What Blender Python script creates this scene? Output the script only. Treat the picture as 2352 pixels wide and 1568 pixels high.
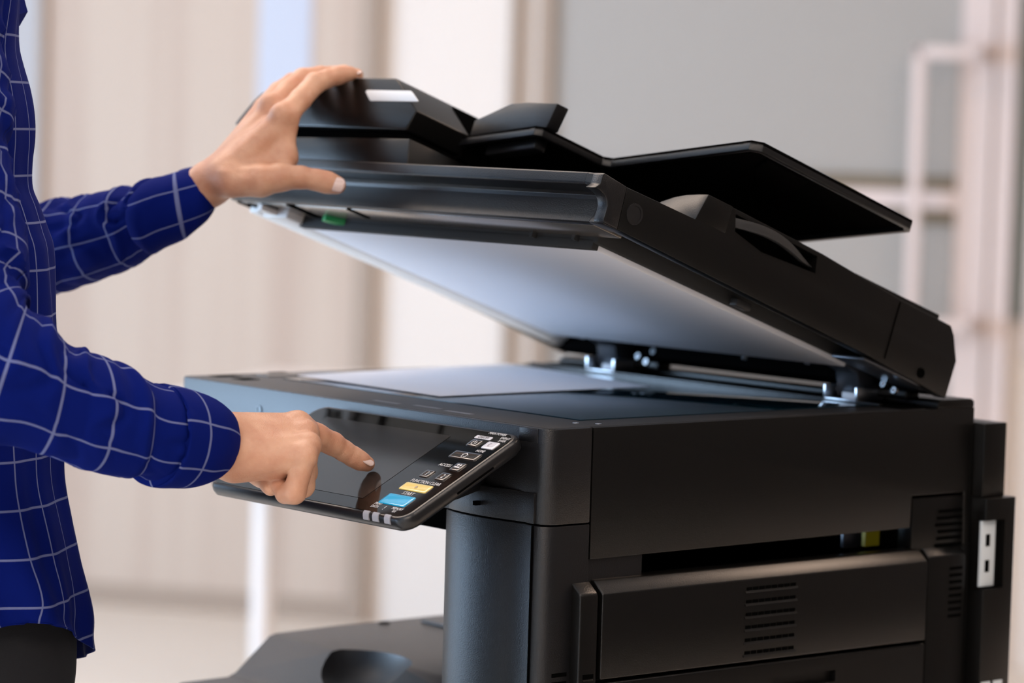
import bpy, bmesh, math, random
import numpy as np
from mathutils import Vector, Matrix, noise

for o in list(bpy.data.objects): bpy.data.objects.remove(o)
SC = bpy.context.scene
H = 1.05                       # height of the scanner deck above the floor
C = bpy.data.collections.new('copy_room'); SC.collection.children.link(C)

# ---------------------------------------------------------------- camera
cam_data = bpy.data.cameras.new('camera'); cam = bpy.data.objects.new('camera', cam_data); C.objects.link(cam)
Rv = Vector((0.63900857, 0.76865056, 0.02905783)); Uv = Vector((-0.07260916, 0.0226686, 0.99710283)); Fv = Vector((-0.76576495, 0.63926712, -0.07029651))
mw = Matrix((Rv, Uv, -Fv)).transposed().to_4x4(); mw.translation = Vector((2.6505312, -1.76962056, 0.26880128 + H))
cam.matrix_world = mw
cam_data.sensor_width = 36.0; cam_data.lens = 7116.2831 / 2352 * 36.0
cam_data.clip_start = 0.05; cam_data.clip_end = 60
cam_data.dof.use_dof = True; cam_data.dof.focus_distance = 2.76; cam_data.dof.aperture_fstop = 4.0
SC.camera = cam

# ---------------------------------------------------------------- light and exposure
SC.view_settings.view_transform = 'Standard'; SC.view_settings.look = 'None'
SC.view_settings.gamma = 1.0; SC.view_settings.use_curve_mapping = False; SC.view_settings.exposure = -0.15
world = bpy.data.worlds.new('daylight'); SC.world = world; world.use_nodes = True
world.node_tree.nodes['Background'].inputs[0].default_value = (0.55, 0.75, 1.0, 1); world.node_tree.nodes['Background'].inputs[1].default_value = 1.0

W0 = Vector((-4.4053, 2.6464, 0)); DWv = Vector((.81, .585, 0)).normalized(); NWv = Vector((DWv.y, -DWv.x, 0))
def WL(a, z, o=0.0): return W0 + DWv * a + NWv * o + Vector((0, 0, z))
def area(name, loc, direction, sx, sy, power, col, up=Vector((0, 0, 1))):
    l = bpy.data.lights.new(name, 'AREA'); l.shape = 'RECTANGLE'; l.size = sx; l.size_y = sy; l.energy = power; l.color = col
    o = bpy.data.objects.new(name, l); C.objects.link(o)
    z = -Vector(direction).normalized(); x = up.cross(z).normalized() if abs(up.dot(z)) < .99 else DWv.copy(); y = z.cross(x)
    m = Matrix((x, y, z)).transposed().to_4x4(); m.translation = Vector(loc); o.matrix_world = m
    return o
CEIL = 2.85
area('window_daylight', WL(-2.9, 1.25, 5.4), DWv, 3.5, 2.3, 370, (0.50, 0.72, 1.0))
area('ceiling_lamp_light', WL(0.4, CEIL - .06, 1.5), (0, 0, -1), 3.2, .7, 24, (1.0, 0.72, 0.56))
area('ceiling_lamp_light', WL(4.0, CEIL - .06, 3.3), (0, 0, -1), 1.1, .6, 46, (1.0, 0.72, 0.54))
area('ceiling_lamp_light', WL(1.2, CEIL - .06, 4.2), (0, 0, -1), 1.6, .6, 34, (1.0, 0.78, 0.62))
area('ceiling_lamp_light', WL(3.9, CEIL - .06, 5.6), (0, 0, -1), 1.6, .6, 20, (1.0, 0.82, 0.70))
area('ceiling_lamp_light', WL(2.4, CEIL - .06, 7.6), (0, 0, -1), 1.8, .7, 55, (1.0, 0.80, 0.66))  # unseen front fill, added to light pad, paper, hand and shirt

# ---------------------------------------------------------------- helpers
def G(x, y, z): return Vector((x, y, z + H))
cl, sl = math.cos(0.3366), math.sin(0.3366); DH, ZH = 0.5219, 0.0137
def LD(x, s, t): return Vector((x, DH - s * cl + t * sl, ZH + s * sl + t * cl + H))
pa = math.radians(27.55); PD = Vector((0, -math.cos(pa), -math.sin(pa))); PNn = Vector((0, -math.sin(pa), math.cos(pa))); PP = Vector((0, -.0117, -.0072 + H))
def PN(x, q, n): return PP + Vector((x, 0, 0)) + PD * q + PNn * n

class MB:
    def __init__(s): s.v = []; s.f = []; s.uv = []
    def add(s, vs, fs, uvs=None):
        n = len(s.v); s.v += [tuple(v) for v in vs]; s.f += [tuple(i + n for i in f) for f in fs]
        s.uv += uvs if uvs else [(0, 0)] * len(vs)
        return s
    def box(s, fr, a0, a1, b0, b1, c0, c1):
        vs = [fr(a, b, c) for a in (a0, a1) for b in (b0, b1) for c in (c0, c1)]
        return s.add(vs, [(0, 1, 3, 2), (4, 6, 7, 5), (0, 4, 5, 1), (2, 3, 7, 6), (0, 2, 6, 4), (1, 5, 7, 3)])
    def prism(s, fr, pts, lo, hi, ax):
        def P(p, w):
            return fr(*[(w, p[0], p[1]), (p[0], w, p[1]), (p[0], p[1], w)][ax])
        n = len(pts)
        vs = [P(p, lo) for p in pts] + [P(p, hi) for p in pts]
        fs = [tuple(range(n)), tuple(range(2 * n - 1, n - 1, -1))] + [(i, (i + 1) % n, (i + 1) % n + n, i + n) for i in range(n)]
        return s.add(vs, fs)
    def loft(s, rings, closed=True, caps=True, uvs=None):
        n = len(rings[0]); m = len(rings); vs = [p for r in rings for p in r]; fs = []
        for j in range(m - 1):
            for i in range(n if closed else n - 1):
                k = (i + 1) % n; fs.append((j * n + i, j * n + k, (j + 1) * n + k, (j + 1) * n + i))
        if caps and closed: fs.append(tuple(range(n - 1, -1, -1))); fs.append(tuple(range((m - 1) * n, m * n)))
        return s.add(vs, fs, uvs)
    def tube(s, pts, r, n=10):
        pts = [Vector(p) for p in pts]; rings = []; up = None
        for i, p in enumerate(pts):
            d = (pts[min(i + 1, len(pts) - 1)] - pts[max(i - 1, 0)]).normalized()
            if up is None: up = Vector((0, 0, 1)) if abs(d.z) < .9 else Vector((1, 0, 0))
            x = d.cross(up).normalized(); up = x.cross(d).normalized()
            rr = r[i] if isinstance(r, (list, tuple)) else r
            rings.append([p + x * rr * math.cos(2 * math.pi * k / n) + up * rr * math.sin(2 * math.pi * k / n) for k in range(n)])
        return s.loft(rings)
    def disc(s, c, axis, r, h, n=20, inner=None):
        axis = Vector(axis).normalized(); t = Vector((0, 0, 1)) if abs(axis.z) < .9 else Vector((1, 0, 0)); x = axis.cross(t).normalized(); y = axis.cross(x)
        c = Vector(c); prof = [(r, 0), (r, h)] if inner is None else [(r, 0), (r, h), (inner, h), (inner, h * .3)]
        rings = [[c + x * q * math.cos(2 * math.pi * k / n) + y * q * math.sin(2 * math.pi * k / n) + axis * w for k in range(n)] for q, w in prof]
        return s.loft(rings)
    def build(s, name, mt, parent=None, bevel=0, seg=2, sharp=35, smooth=True, uv=False):
        me = bpy.data.meshes.new(name); me.from_pydata(s.v, [], s.f)
        if uv:
            ul = me.uv_layers.new(name='UVMap')
            for l in me.loops: ul.data[l.index].uv = s.uv[l.vertex_index]
        bm = bmesh.new(); bm.from_mesh(me)
        bmesh.ops.recalc_face_normals(bm, faces=bm.faces)
        if bevel:
            ed = [e for e in bm.edges if len(e.link_faces) == 2 and e.calc_face_angle(0) > math.radians(28)]
            bmesh.ops.bevel(bm, geom=ed, offset=bevel, segments=seg, profile=.5, affect='EDGES', clamp_overlap=True)
        bm.to_mesh(me); bm.free()
        if smooth:
            me.shade_smooth(); me.set_sharp_from_angle(angle=math.radians(sharp))
        me.materials.append(mt)
        o = bpy.data.objects.new(name, me); C.objects.link(o)
        if parent: attach(o, parent)
        return o
def attach(o, parent):
    o.parent = parent
    o.matrix_parent_inverse = Matrix.Translation(-Vector(parent.location)) if parent.type == 'EMPTY' else Matrix.Identity(4)
def root(name, loc, label, cat):
    o = bpy.data.objects.new(name, None); C.objects.link(o); o.location = loc; o.empty_display_size = .05
    o['label'] = label; o['category'] = cat; return o
def tag(o, label, cat): o['label'] = label; o['category'] = cat; return o
def cut(o, cutter):
    c = cutter.build('cutter', MAT['black'], None, smooth=False)
    md = o.modifiers.new('b', 'BOOLEAN'); md.object = c; md.operation = 'DIFFERENCE'; md.solver = 'EXACT'
    bpy.context.view_layer.update()
    dg = bpy.context.evaluated_depsgraph_get(); me = bpy.data.meshes.new_from_object(o.evaluated_get(dg))
    o.modifiers.clear(); o.data = me; bpy.data.objects.remove(c); me.shade_smooth(); me.set_sharp_from_angle(angle=math.radians(32))
    return o

# ---------------------------------------------------------------- materials
MAT = {}
def mat(name, col, rough=.5, metal=0, bump=0, bscale=400, spec=.5, coat=0, sss=0, emis=None, trans=0):
    m = bpy.data.materials.new(name); m.use_nodes = True; nt = m.node_tree; b = nt.nodes['Principled BSDF']
    b.inputs['Base Color'].default_value = (*col, 1); b.inputs['Roughness'].default_value = rough; b.inputs['Metallic'].default_value = metal
    b.inputs['Specular IOR Level'].default_value = spec
    if coat: b.inputs['Coat Weight'].default_value = coat; b.inputs['Coat Roughness'].default_value = .03
    if sss:
        b.inputs['Subsurface Weight'].default_value = sss; b.inputs['Subsurface Radius'].default_value = (.008, .003, .0015); b.inputs['Subsurface Scale'].default_value = 1.0
    if emis: b.inputs['Emission Color'].default_value = (*emis[:3], 1); b.inputs['Emission Strength'].default_value = emis[3]
    if trans: b.inputs['Transmission Weight'].default_value = trans
    if bump:
        tc = nt.nodes.new('ShaderNodeTexCoord'); no = nt.nodes.new('ShaderNodeTexNoise'); bu = nt.nodes.new('ShaderNodeBump')
        no.inputs['Scale'].default_value = bscale; no.inputs['Detail'].default_value = 3
        bu.inputs['Strength'].default_value = bump; bu.inputs['Distance'].default_value = .001
        nt.links.new(tc.outputs['Object'], no.inputs['Vector']); nt.links.new(no.outputs['Fac'], bu.inputs['Height']); nt.links.new(bu.outputs['Normal'], b.inputs['Normal'])
    MAT[name] = m; return m
mat('plastic', (.0042, .0042, .005), .34, bump=.25, bscale=900)
mat('plastic_shaded', (.0026, .0024, .0022), .31, spec=.34, bump=.15, bscale=900)  # same plastic, with the sides' dim warm light put into its colour
mat('plastic_smooth', (.009, .009, .010), .30, bump=.1, bscale=900)
mat('plastic_grey', (.028, .028, .029), .42, bump=.2, bscale=800)
mat('black', (.002, .002, .002), .8, spec=0)
mat('gloss_black', (.0025, .0023, .0023), .06, spec=.28)
mat('screen', (.020, .0185, .0178), .12, spec=.36)
mat('platen_glass', (.003, .016, .026), .06, spec=.32)
mat('pad_white', (.78, .79, .84), .55)
mat('strip_white', (.80, .79, .77), .45)
mat('foam', (.02, .02, .02), .9)
mat('steel', (.62, .64, .68), .28, metal=1)
mat('dark_steel', (.10, .105, .12), .35, metal=.8)
mat('paper', (.80, .80, .85), .7)
mat('green', (.01, .33, .09), .4)
mat('label_white', (.80, .82, .84), .35)
mat('btn_yellow', (.86, .66, .20), .15, coat=.6)
mat('btn_blue', (.0, .40, .74), .15, coat=.6)
mat('btn_white', (.72, .72, .78), .2, coat=.5)
mat('btn_black', (.03, .025, .022), .13, coat=.5)
mat('led', (.36, .36, .40), .3)
mat('ink', (.70, .70, .72), .5)
mat('ink_dark', (.05, .05, .06), .5)
mat('port_white', (.62, .68, .72), .45)
mat('yellow_tape', (.55, .48, .02), .5)
mat('nail', (.80, .56, .50), .22, sss=.2)
mat('denim', (.004, .005, .008), .9, bump=.3, bscale=1500)
mat('hair', (.008, .006, .005), .5)
mat('shoe', (.01, .009, .008), .4)
mat('tray_black', (.0030, .0028, .0028), .8, spec=0)
mat('dim_print', (.11, .11, .125), .5)
mat('deck', (.012, .012, .013), .5, spec=.5)
mat('glide', (.26, .235, .21), .25, metal=.75)
mat('button', (.006, .006, .010), .3)
# room
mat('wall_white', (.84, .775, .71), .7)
mat('wall_grey', (.50, .50, .52), .7)  # greyish wall left of the wood panelling
mat('trim_tan', (.40, .31, .24), .5)
mat('frame_white', (.76, .65, .61), .5)
mat('glass_grey', (.40, .38, .352), .35)
mat('glass_blue', (.56, .60, .70), .4)
mat('dark_green', (.16, .17, .14), .4)
mat('floor', (.80, .74, .66), .45)
mat('ceiling', (.80, .80, .80), .8)
mat('wall_dark', (.10, .085, .075), .8)
mat('lamp_panel', (.9, .9, .9), .5)
mat('mullion_brown', (.17, .13, .075), .5)
mat('table_white', (.84, .78, .74), .4)

def skin_mat():
    m = mat('skin', (.62, .34, .215), .48, sss=.12)
    nt = m.node_tree; b = nt.nodes['Principled BSDF']; tc = nt.nodes.new('ShaderNodeTexCoord')
    n1 = nt.nodes.new('ShaderNodeTexNoise'); n1.inputs['Scale'].default_value = 38; n1.inputs['Detail'].default_value = 3
    rp = nt.nodes.new('ShaderNodeValToRGB'); rp.color_ramp.elements[0].position = .35; rp.color_ramp.elements[0].color = (.56, .27, .165, 1)
    rp.color_ramp.elements[1].position = .66; rp.color_ramp.elements[1].color = (.68, .385, .25, 1)
    n2 = nt.nodes.new('ShaderNodeTexVoronoi'); n2.inputs['Scale'].default_value = 700
    n3 = nt.nodes.new('ShaderNodeTexNoise'); n3.inputs['Scale'].default_value = 160; n3.inputs['Detail'].default_value = 4
    ad = nt.nodes.new('ShaderNodeMath'); ad.operation = 'ADD'
    bu = nt.nodes.new('ShaderNodeBump'); bu.inputs['Strength'].default_value = .3; bu.inputs['Distance'].default_value = .0006
    for n in (n1, n2, n3): nt.links.new(tc.outputs['Object'], n.inputs['Vector'])
    nt.links.new(n1.outputs['Fac'], rp.inputs['Fac']); nt.links.new(rp.outputs['Color'], b.inputs['Base Color'])
    nt.links.new(n2.outputs['Distance'], ad.inputs[0]); nt.links.new(n3.outputs['Fac'], ad.inputs[1]); nt.links.new(ad.outputs[0], bu.inputs['Height']); nt.links.new(bu.outputs['Normal'], b.inputs['Normal'])
skin_mat()

def shirt_mat():
    m = mat('shirt', (.004, .012, .16), .85, spec=.08); nt = m.node_tree; b = nt.nodes['Principled BSDF']; L = nt.links.new
    uv = nt.nodes.new('ShaderNodeUVMap'); uv.uv_map = 'UVMap'; sp = nt.nodes.new('ShaderNodeSeparateXYZ'); L(uv.outputs['UV'], sp.inputs[0])
    outs = []
    for ch, half in (('X', .016), ('Y', .018)):
        d = nt.nodes.new('ShaderNodeMath'); d.operation = 'DIVIDE'; d.inputs[1].default_value = .0415; L(sp.outputs[ch], d.inputs[0])
        f = nt.nodes.new('ShaderNodeMath'); f.operation = 'FRACT'; L(d.outputs[0], f.inputs[0])
        s = nt.nodes.new('ShaderNodeMath'); s.operation = 'SUBTRACT'; s.inputs[1].default_value = .5; L(f.outputs[0], s.inputs[0])
        a = nt.nodes.new('ShaderNodeMath'); a.operation = 'ABSOLUTE'; L(s.outputs[0], a.inputs[0])
        r = nt.nodes.new('ShaderNodeMapRange'); r.inputs['From Min'].default_value = half; r.inputs['From Max'].default_value = half + .012
        r.inputs['To Min'].default_value = 1; r.inputs['To Max'].default_value = 0; L(a.outputs[0], r.inputs['Value']); outs.append(r.outputs[0])
    mx = nt.nodes.new('ShaderNodeMath'); mx.operation = 'MAXIMUM'; L(outs[0], mx.inputs[0]); L(outs[1], mx.inputs[1])
    tc = nt.nodes.new('ShaderNodeTexCoord'); no = nt.nodes.new('ShaderNodeTexNoise'); no.inputs['Scale'].default_value = 900; L(tc.outputs['Object'], no.inputs['Vector'])
    mu = nt.nodes.new('ShaderNodeMath'); mu.operation = 'MULTIPLY'; mu.inputs[1].default_value = .85; L(mx.outputs[0], mu.inputs[0])
    mc = nt.nodes.new('ShaderNodeMix'); mc.data_type = 'RGBA'; mc.inputs[6].default_value = (.0010, .0075, .125, 1); mc.inputs[7].default_value = (.17, .20, .38, 1)
    L(mu.outputs[0], mc.inputs[0]); L(mc.outputs[2], b.inputs['Base Color'])
    bu = nt.nodes.new('ShaderNodeBump'); bu.inputs['Strength'].default_value = .2; bu.inputs['Distance'].default_value = .0006; L(no.outputs['Fac'], bu.inputs['Height']); L(bu.outputs['Normal'], b.inputs['Normal'])
    b.inputs['Sheen Weight'].default_value = 0
shirt_mat()

def wood_mat():
    m = mat('wood_panel', (.7, .6, .5), .55); nt = m.node_tree; b = nt.nodes['Principled BSDF']; L = nt.links.new
    tc = nt.nodes.new('ShaderNodeTexCoord'); mp = nt.nodes.new('ShaderNodeMapping'); L(tc.outputs['Object'], mp.inputs[0])
    mp.inputs['Rotation'].default_value = (0, 0, -math.atan2(.585, .81)); mp.inputs['Scale'].default_value = (9, 9, .25)
    n = nt.nodes.new('ShaderNodeTexNoise'); n.inputs['Scale'].default_value = 1.0; n.inputs['Detail'].default_value = 5; L(mp.outputs[0], n.inputs['Vector'])
    rp = nt.nodes.new('ShaderNodeValToRGB'); e = rp.color_ramp.elements; e[0].position = .36; e[0].color = (.50, .375, .298, 1); e[1].position = .62; e[1].color = (.60, .49, .40, 1)
    L(n.outputs['Fac'], rp.inputs['Fac']); L(rp.outputs['Color'], b.inputs['Base Color'])
wood_mat()

# ---------------------------------------------------------------- the room
def struct(name, mb, m, **k):
    o = mb.build(name, m, None, **k); o['kind'] = 'structure'; return o
def wbox(a0, a1, z0, z1, o0, o1, mb=None):
    return (mb or MB()).box(lambda a, o, z: WL(a, z, o), a0, a1, o0, o1, z0, z1)
A0, A1, B1 = -3.0, 5.6, 9.4
struct('floor', wbox(A0 - .1, A1 + .1, -.1, 0, -1.0, B1 + .1), MAT['floor'])
struct('ceiling', wbox(A0 - .1, A1 + .1, CEIL, CEIL + .1, -1.0, B1 + .1), MAT['ceiling'])
struct('wall_back', wbox(A0, A1, 0, CEIL, -.15, -.03), MAT['wall_white'])
struct('wall_right', wbox(A1, A1 + .1, 0, CEIL, -.03, B1), MAT['wall_dark'])
struct('wall_front', wbox(A0, A1, 0, CEIL, B1, B1 + .1), MAT['wall_white'])
mb = MB(); wbox(A0 - .1, A0, 0, CEIL, -.03, 3.6, mb); wbox(A0 - .1, A0, 0, CEIL, 7.2, B1, mb); wbox(A0 - .1, A0, 0, .06, 3.6, 7.2, mb); wbox(A0 - .1, A0, 2.45, CEIL, 3.6, 7.2, mb)
struct('wall_left', mb, MAT['wall_white'])
mb = MB()
for q in (3.6, 4.78, 5.96, 7.15): wbox(A0 - .08, A0 - .02, .06, 2.45, q, q + .05, mb)
wbox(A0 - .08, A0 - .02, .06, .11, 3.6, 7.2, mb); wbox(A0 - .08, A0 - .02, 2.4, 2.45, 3.6, 7.2, mb)
struct('window_1', mb, MAT['frame_white'])
# wood panelling, and what stands to the right of it along the back wall
struct('trim_1', wbox(-.132, .745, 0.06, CEIL, -.03, 0), MAT['wood_panel'])
struct('baseboard_back', wbox(-.132, .745, 0, .06, -.03, .006), MAT['trim_tan'])
struct('trim_2', wbox(.745, .79, 0, CEIL, -.03, .02), MAT['trim_tan'])
struct('trim_11', wbox(-1.2, -.150, 0, CEIL, -.03, .0), MAT['wall_grey'])
struct('trim_3', wbox(-.150, -.132, 0, CEIL, -.03, .02), MAT['trim_tan'])
struct('window_2', wbox(.462, .606, 1.2, 2.3, -.005, .004), MAT['glass_blue'])
struct('trim_4', wbox(1.142, 1.162, 0, CEIL, -.03, .01), MAT['trim_tan'])
struct('trim_5', wbox(1.217, 1.257, 0, CEIL, -.03, .02), MAT['trim_tan'])
struct('window_3', wbox(1.257, 2.295, 1.216, CEIL, -.03, -.005), MAT['glass_grey'])
struct('window_4', wbox(1.257, 2.295, 0.1, 1.10, -.03, -.005), MAT['glass_grey'])
struct('trim_6', wbox(1.257, 2.295, 1.172, 1.216, -.03, .01), MAT['mullion_brown'])
struct('trim_7', wbox(1.257, 2.295, 1.100, 1.136, -.03, .01), MAT['mullion_brown'])
struct('trim_8', wbox(1.257, 2.295, 1.136, 1.182, -.03, .02), MAT['frame_white'])
dr = struct('door_1', wbox(2.295, 2.375, 0, CEIL, -.03, .03), MAT['frame_white'])
struct('trim_9', wbox(2.380, 2.43, 0, CEIL, -.03, .02), MAT['frame_white'])
struct('window_5', wbox(2.44, 2.472, .875, CEIL, -.03, .0), MAT['dark_green'])
struct('trim_10', wbox(2.472, 3.2, .79, CEIL, -.03, .01), MAT['frame_white'])
mb = MB(); fw = lambda a, z: WL(a, z, .12)
wbox(2.189, 2.219, .84, 1.535, .10, .13, mb); wbox(2.189, 2.36, 1.505, 1.535, .10, .13, mb); wbox(2.189, 2.36, .84, .87, .10, .13, mb)
wbox(2.33, 2.36, 1.50, 1.54, .03, .13, mb); wbox(2.33, 2.36, .835, .875, .03, .13, mb)
dh = mb.build('door_handle', MAT['frame_white'], dr, bevel=.004)
# ceiling lamp housings
for i, (a, o, sx, sy, wh) in enumerate([(0.4, 1.5, 3.2, .7, 'over the wood panelling'), (4.0, 3.3, 1.1, .6, 'behind the copier'), (1.2, 4.2, 1.6, .6, 'left of the copier'), (3.9, 5.6, 1.6, .6, 'right of the copier'), (2.4, 7.6, 1.8, .7, 'nearest the camera, added as front fill')]):
    mb = MB(); x0, x1, y0, y1 = a - sx / 2 - .03, a + sx / 2 + .03, o - sy / 2 - .03, o + sy / 2 + .03
    wbox(x0, x1, CEIL - .05, CEIL, y0, y0 + .03, mb); wbox(x0, x1, CEIL - .05, CEIL, y1 - .03, y1, mb); wbox(x0, x0 + .03, CEIL - .05, CEIL, y0, y1, mb); wbox(x1 - .03, x1, CEIL - .05, CEIL, y0, y1, mb)
    tag(mb.build('ceiling_light', MAT['lamp_panel']), 'white framed ceiling light panel ' + wh, 'ceiling light')
# white table behind the copier
tl = Vector((-2.8695,2.1468,-0.7167)); tl.z = 0
tr = root('white_table', tl, 'white table in the background with a round white post leg', 'table')
mb = MB(); tf = lambda a, o, z: tl + DWv * a + NWv * o + Vector((0, 0, z))
mb.box(tf, -.10, .80, -.35, .35, .715, .74); mb.build('table_top', MAT['table_white'], tr, bevel=.004)
for ax in (0, .7):
    MB().tube([tf(ax, 0, .03), tf(ax, 0, .715)], .026, 20).build('table_leg', MAT['table_white'], tr)
    MB().box(tf, ax - .03, ax + .03, -.3, .3, 0, .03).build('table_foot', MAT['table_white'], tr, bevel=.006)

# ---------------------------------------------------------------- the copier
W, D = 0.585, 0.558
copier = root('multifunction_copier', (W / 2, D / 2, 0), 'large black office copier with its lid held open and a tilted touch panel', 'copier')
def rrect(x0, x1, y0, y1, r, n=5):
    pts = []
    for cx, cy, a0 in ((x1 - r, y1 - r, 0), (x0 + r, y1 - r, 90), (x0 + r, y0 + r, 180), (x1 - r, y0 + r, 270)):
        for k in range(n + 1):
            a = math.radians(a0 + 90 * k / n); pts.append((cx + r * math.cos(a), cy + r * math.sin(a)))
    return pts
# scanner housing: front block with rounded corners
P_ = MAT['plastic']
pts = [(.0, .03), (.002, .008), (.008, .0), (.545, .0)] + [(W - .014 + .014 * math.sin(math.radians(a)), .014 - .014 * math.cos(math.radians(a))) for a in range(0, 91, 15)] + [(W, .0515), (W - .004, .0515), (W - .004, D), (.0, D)]
hs = MB().prism(G, pts, -.0855, 0, 2).build('scanner_housing', P_, copier, bevel=.0012)
MB().prism(G, [(.05295, -.119), (.05295, 0), (.300, 0), (D, 0), (D, -.138), (.5475, -.138), (.5475, -.0845), (.4720, -.0845), (.4705, -.1159)], .560, W, 0).build('side_cover', MAT['plastic_shaded'], hs, bevel=.0012)
MB().box(G, .02, .55, .03, .54, -.112, -.085).build('scanner_underside', MAT['black'], hs)
# flap over the power switch
MB().box(G, .545, .5705, -.0006, .004, -.0132, -.0008).build('switch_flap', P_, hs, bevel=.0005)
MB().disc(G(.1433, -.0001, -.0215), (0, -1, 0), .0042, .0007, 20, .003).build('screw_cover', MAT['plastic_smooth'], hs)
# deck, glass and paper guides
MB().box(G, .004, W - .004, .004, .49, -.001, .0004).build('deck_rim', MAT['deck'], hs, bevel=.0004)
MB().box(G, .072, .536, .079, .458, 0, .0014).build('platen_glass', MAT['platen_glass'], hs, bevel=.0003)
MB().box(G, .018, .046, .079, .44, 0, .0012).build('feeder_glass', MAT['platen_glass'], hs, bevel=.0003)
for q in ((.050, .070, .030, .052), (.012, .03, .028, .058), (.001, .016, .11, .13)): MB().box(G, *q, 0, .0008).build('deck_slot', MAT['black'], hs)
mb = MB()
for i in range(3): mb.box(G, .30 + i * .055, .34 + i * .055, .020 + .006 * (i % 2), .026 + .006 * (i % 2), 0, .0007)
mb.build('guide_strip', MAT['dim_print'], hs)
for x, y in ((.552, .060), (.566, .075)):
    MB().disc(G(x, y, .0004), (0, 0, 1), .003, .0006, 14, .002).build('deck_screw', MAT['steel'], hs)
MB().box(G, .006, W - .006, .4585, .500, 0, .0012).build('deck_dark_sheet', MAT['tray_black'], hs)  # matte black sheet added so the deck rear shows no reflected pad light
MB().box(G, .010, .545, .462, .468, 0, .003).build('deck_rail', MAT['plastic_smooth'], hs, bevel=.0008)
MB().box(G, .014, W - .03, .470, .505, 0, .002).build('rear_gutter', MAT['black'], hs)
MB().prism(G, [(.505, 0), (.505, .006), (.512, .0085), (D - .004, .0085), (D, .006), (D, 0)], .01, W - .001, 0).build('rear_rail', MAT['plastic_shaded'], hs, bevel=.0008)
# hinges
for x0 in (.104, .468):
    hb = MB()
    hb.box(G, x0, x0 + .0035, .462, .50, .002, .0165); hb.box(G, x0 + .0435, x0 + .047, .462, .50, .002, .0165); hb.box(G, x0, x0 + .047, .462, .50, .0015, .0035)
    h = hb.build('hinge', MAT['steel'], copier, bevel=.0006)
    MB().box(G, x0 + .018, x0 + .038, .470, .49, .0035, .010).build('hinge_block', MAT['pad_white'], h, bevel=.001)
    MB().tube([G(x0 + .004, .478, .012), G(x0 + .043, .478, .012)], .0035).build('hinge_pin', MAT['dark_steel'], h)
    ar = MB().prism(G, [(.474, .006), (.484, .004), (.530, .012), (.500, .040), (.44, .052), (.436, .046), (.47, .030)], x0 + .008, x0 + .039, 0).build('hinge_arm', MAT['dark_steel'], h, bevel=.001)
    for dy, dz, dx in ((.0, .024, .062), (.01, .030, .075), (-.01, .020, .086)):
        MB().disc(G(x0 + dx, .486 + dy, dz - .004), (0, -1, .3), .0035, .004, 12, .002).build('hinge_screw', MAT['steel'], h)
    MB().box(G, x0 + .045, x0 + .085, .492, .512, .006, .016).build('hinge_cover', MAT['plastic_shaded'], h, bevel=.003)

# lid
def LDC(x, s, t):              # lid frame with the front right corner taken off
    return LD(x, s - max(0, x - (W - .020)) * .30 * (s > .503), t)
LB = MB()
for xa, xb in ((.002, W - .020), (W - .020, W - .001)):
    LB.prism(LDC, [(.030, .0445), (.480, .0447), (.5110, .0474), (.5127, .0458), (.5127, .0375), (.5114, .0358), (.506, .0350), (.4935, .0345), (.4898, .0325), (.4886, .0290), (.4895, .0220), (.4920, .0130), (.4952, .0062), (.4930, .0050),
     (.470, .0056), (.452, .0095), (.452, .024), (.030, .024)], xa, xb, 0)
LB = LB.build('document_lid', P_, copier, bevel=.0006, seg=2, sharp=24)
lidside = MB().prism(LD, [(.4772, .0057), (.1233, .0000), (.0058, -.0059), (.0048, .0329), (.0180, .0560), (.0257, .0633), (.105, .0641), (.223, .0705), (.3832, .0724), (.3905, .0462), (.4799, .0448)], W - .0145, W, 0).build('lid_side_cover', MAT['plastic_shaded'], LB, bevel=.0009)
cc_ = MB().prism(LD, [(.4775, .0057), (.4953, .0060), (0.4963,0.0089), (0.4961,0.0155), (0.4962,0.0212), (0.4985,0.0257), (0.5027,0.0292), (0.5101,0.0311), (0.5164,0.0316), (.5115, .0365), (.5115, .0450), (.5105, .0474), (.4802, .0450)], W - .0135, W + .0004, 0)
cc_.build('lid_corner_cover', P_, LB, bevel=.0012)
# grip slot with its curved lever in the side of the lid
cut(lidside, MB().prism(LD, [(.3442, .0672), (.2287, .0660), (.2250, .0500), (.300, .0455), (.3390, .0520)], W - .012, W + .01, 0))
MB().prism(LD, [(.346, .068), (.226, .068), (.222, .044), (.342, .044)], W - .0145, W - .011, 0).build('grip_recess', MAT['black'], LB)
rg = []
for k in range(13):
    u = k / 12; s = .3435 + (.2262 - .3435) * u; tt = .0640 + .0052 * math.sin(math.pi * min(1, u * 1.15)) - .0085 * u ** 2.4; th_ = .0088 * (1 - u ** 3 * .95); xo = W - .0075 + .0125 * math.sin(math.pi * (.16 + .78 * u)) 
    rg.append([LD(xo, s, tt), LD(xo, s, tt - th_), LD(xo - .006, s, tt - th_), LD(xo - .006, s, tt)])
MB().loft(rg).build('grip_lever', MAT['plastic_grey'], LB, bevel=.0006)
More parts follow.
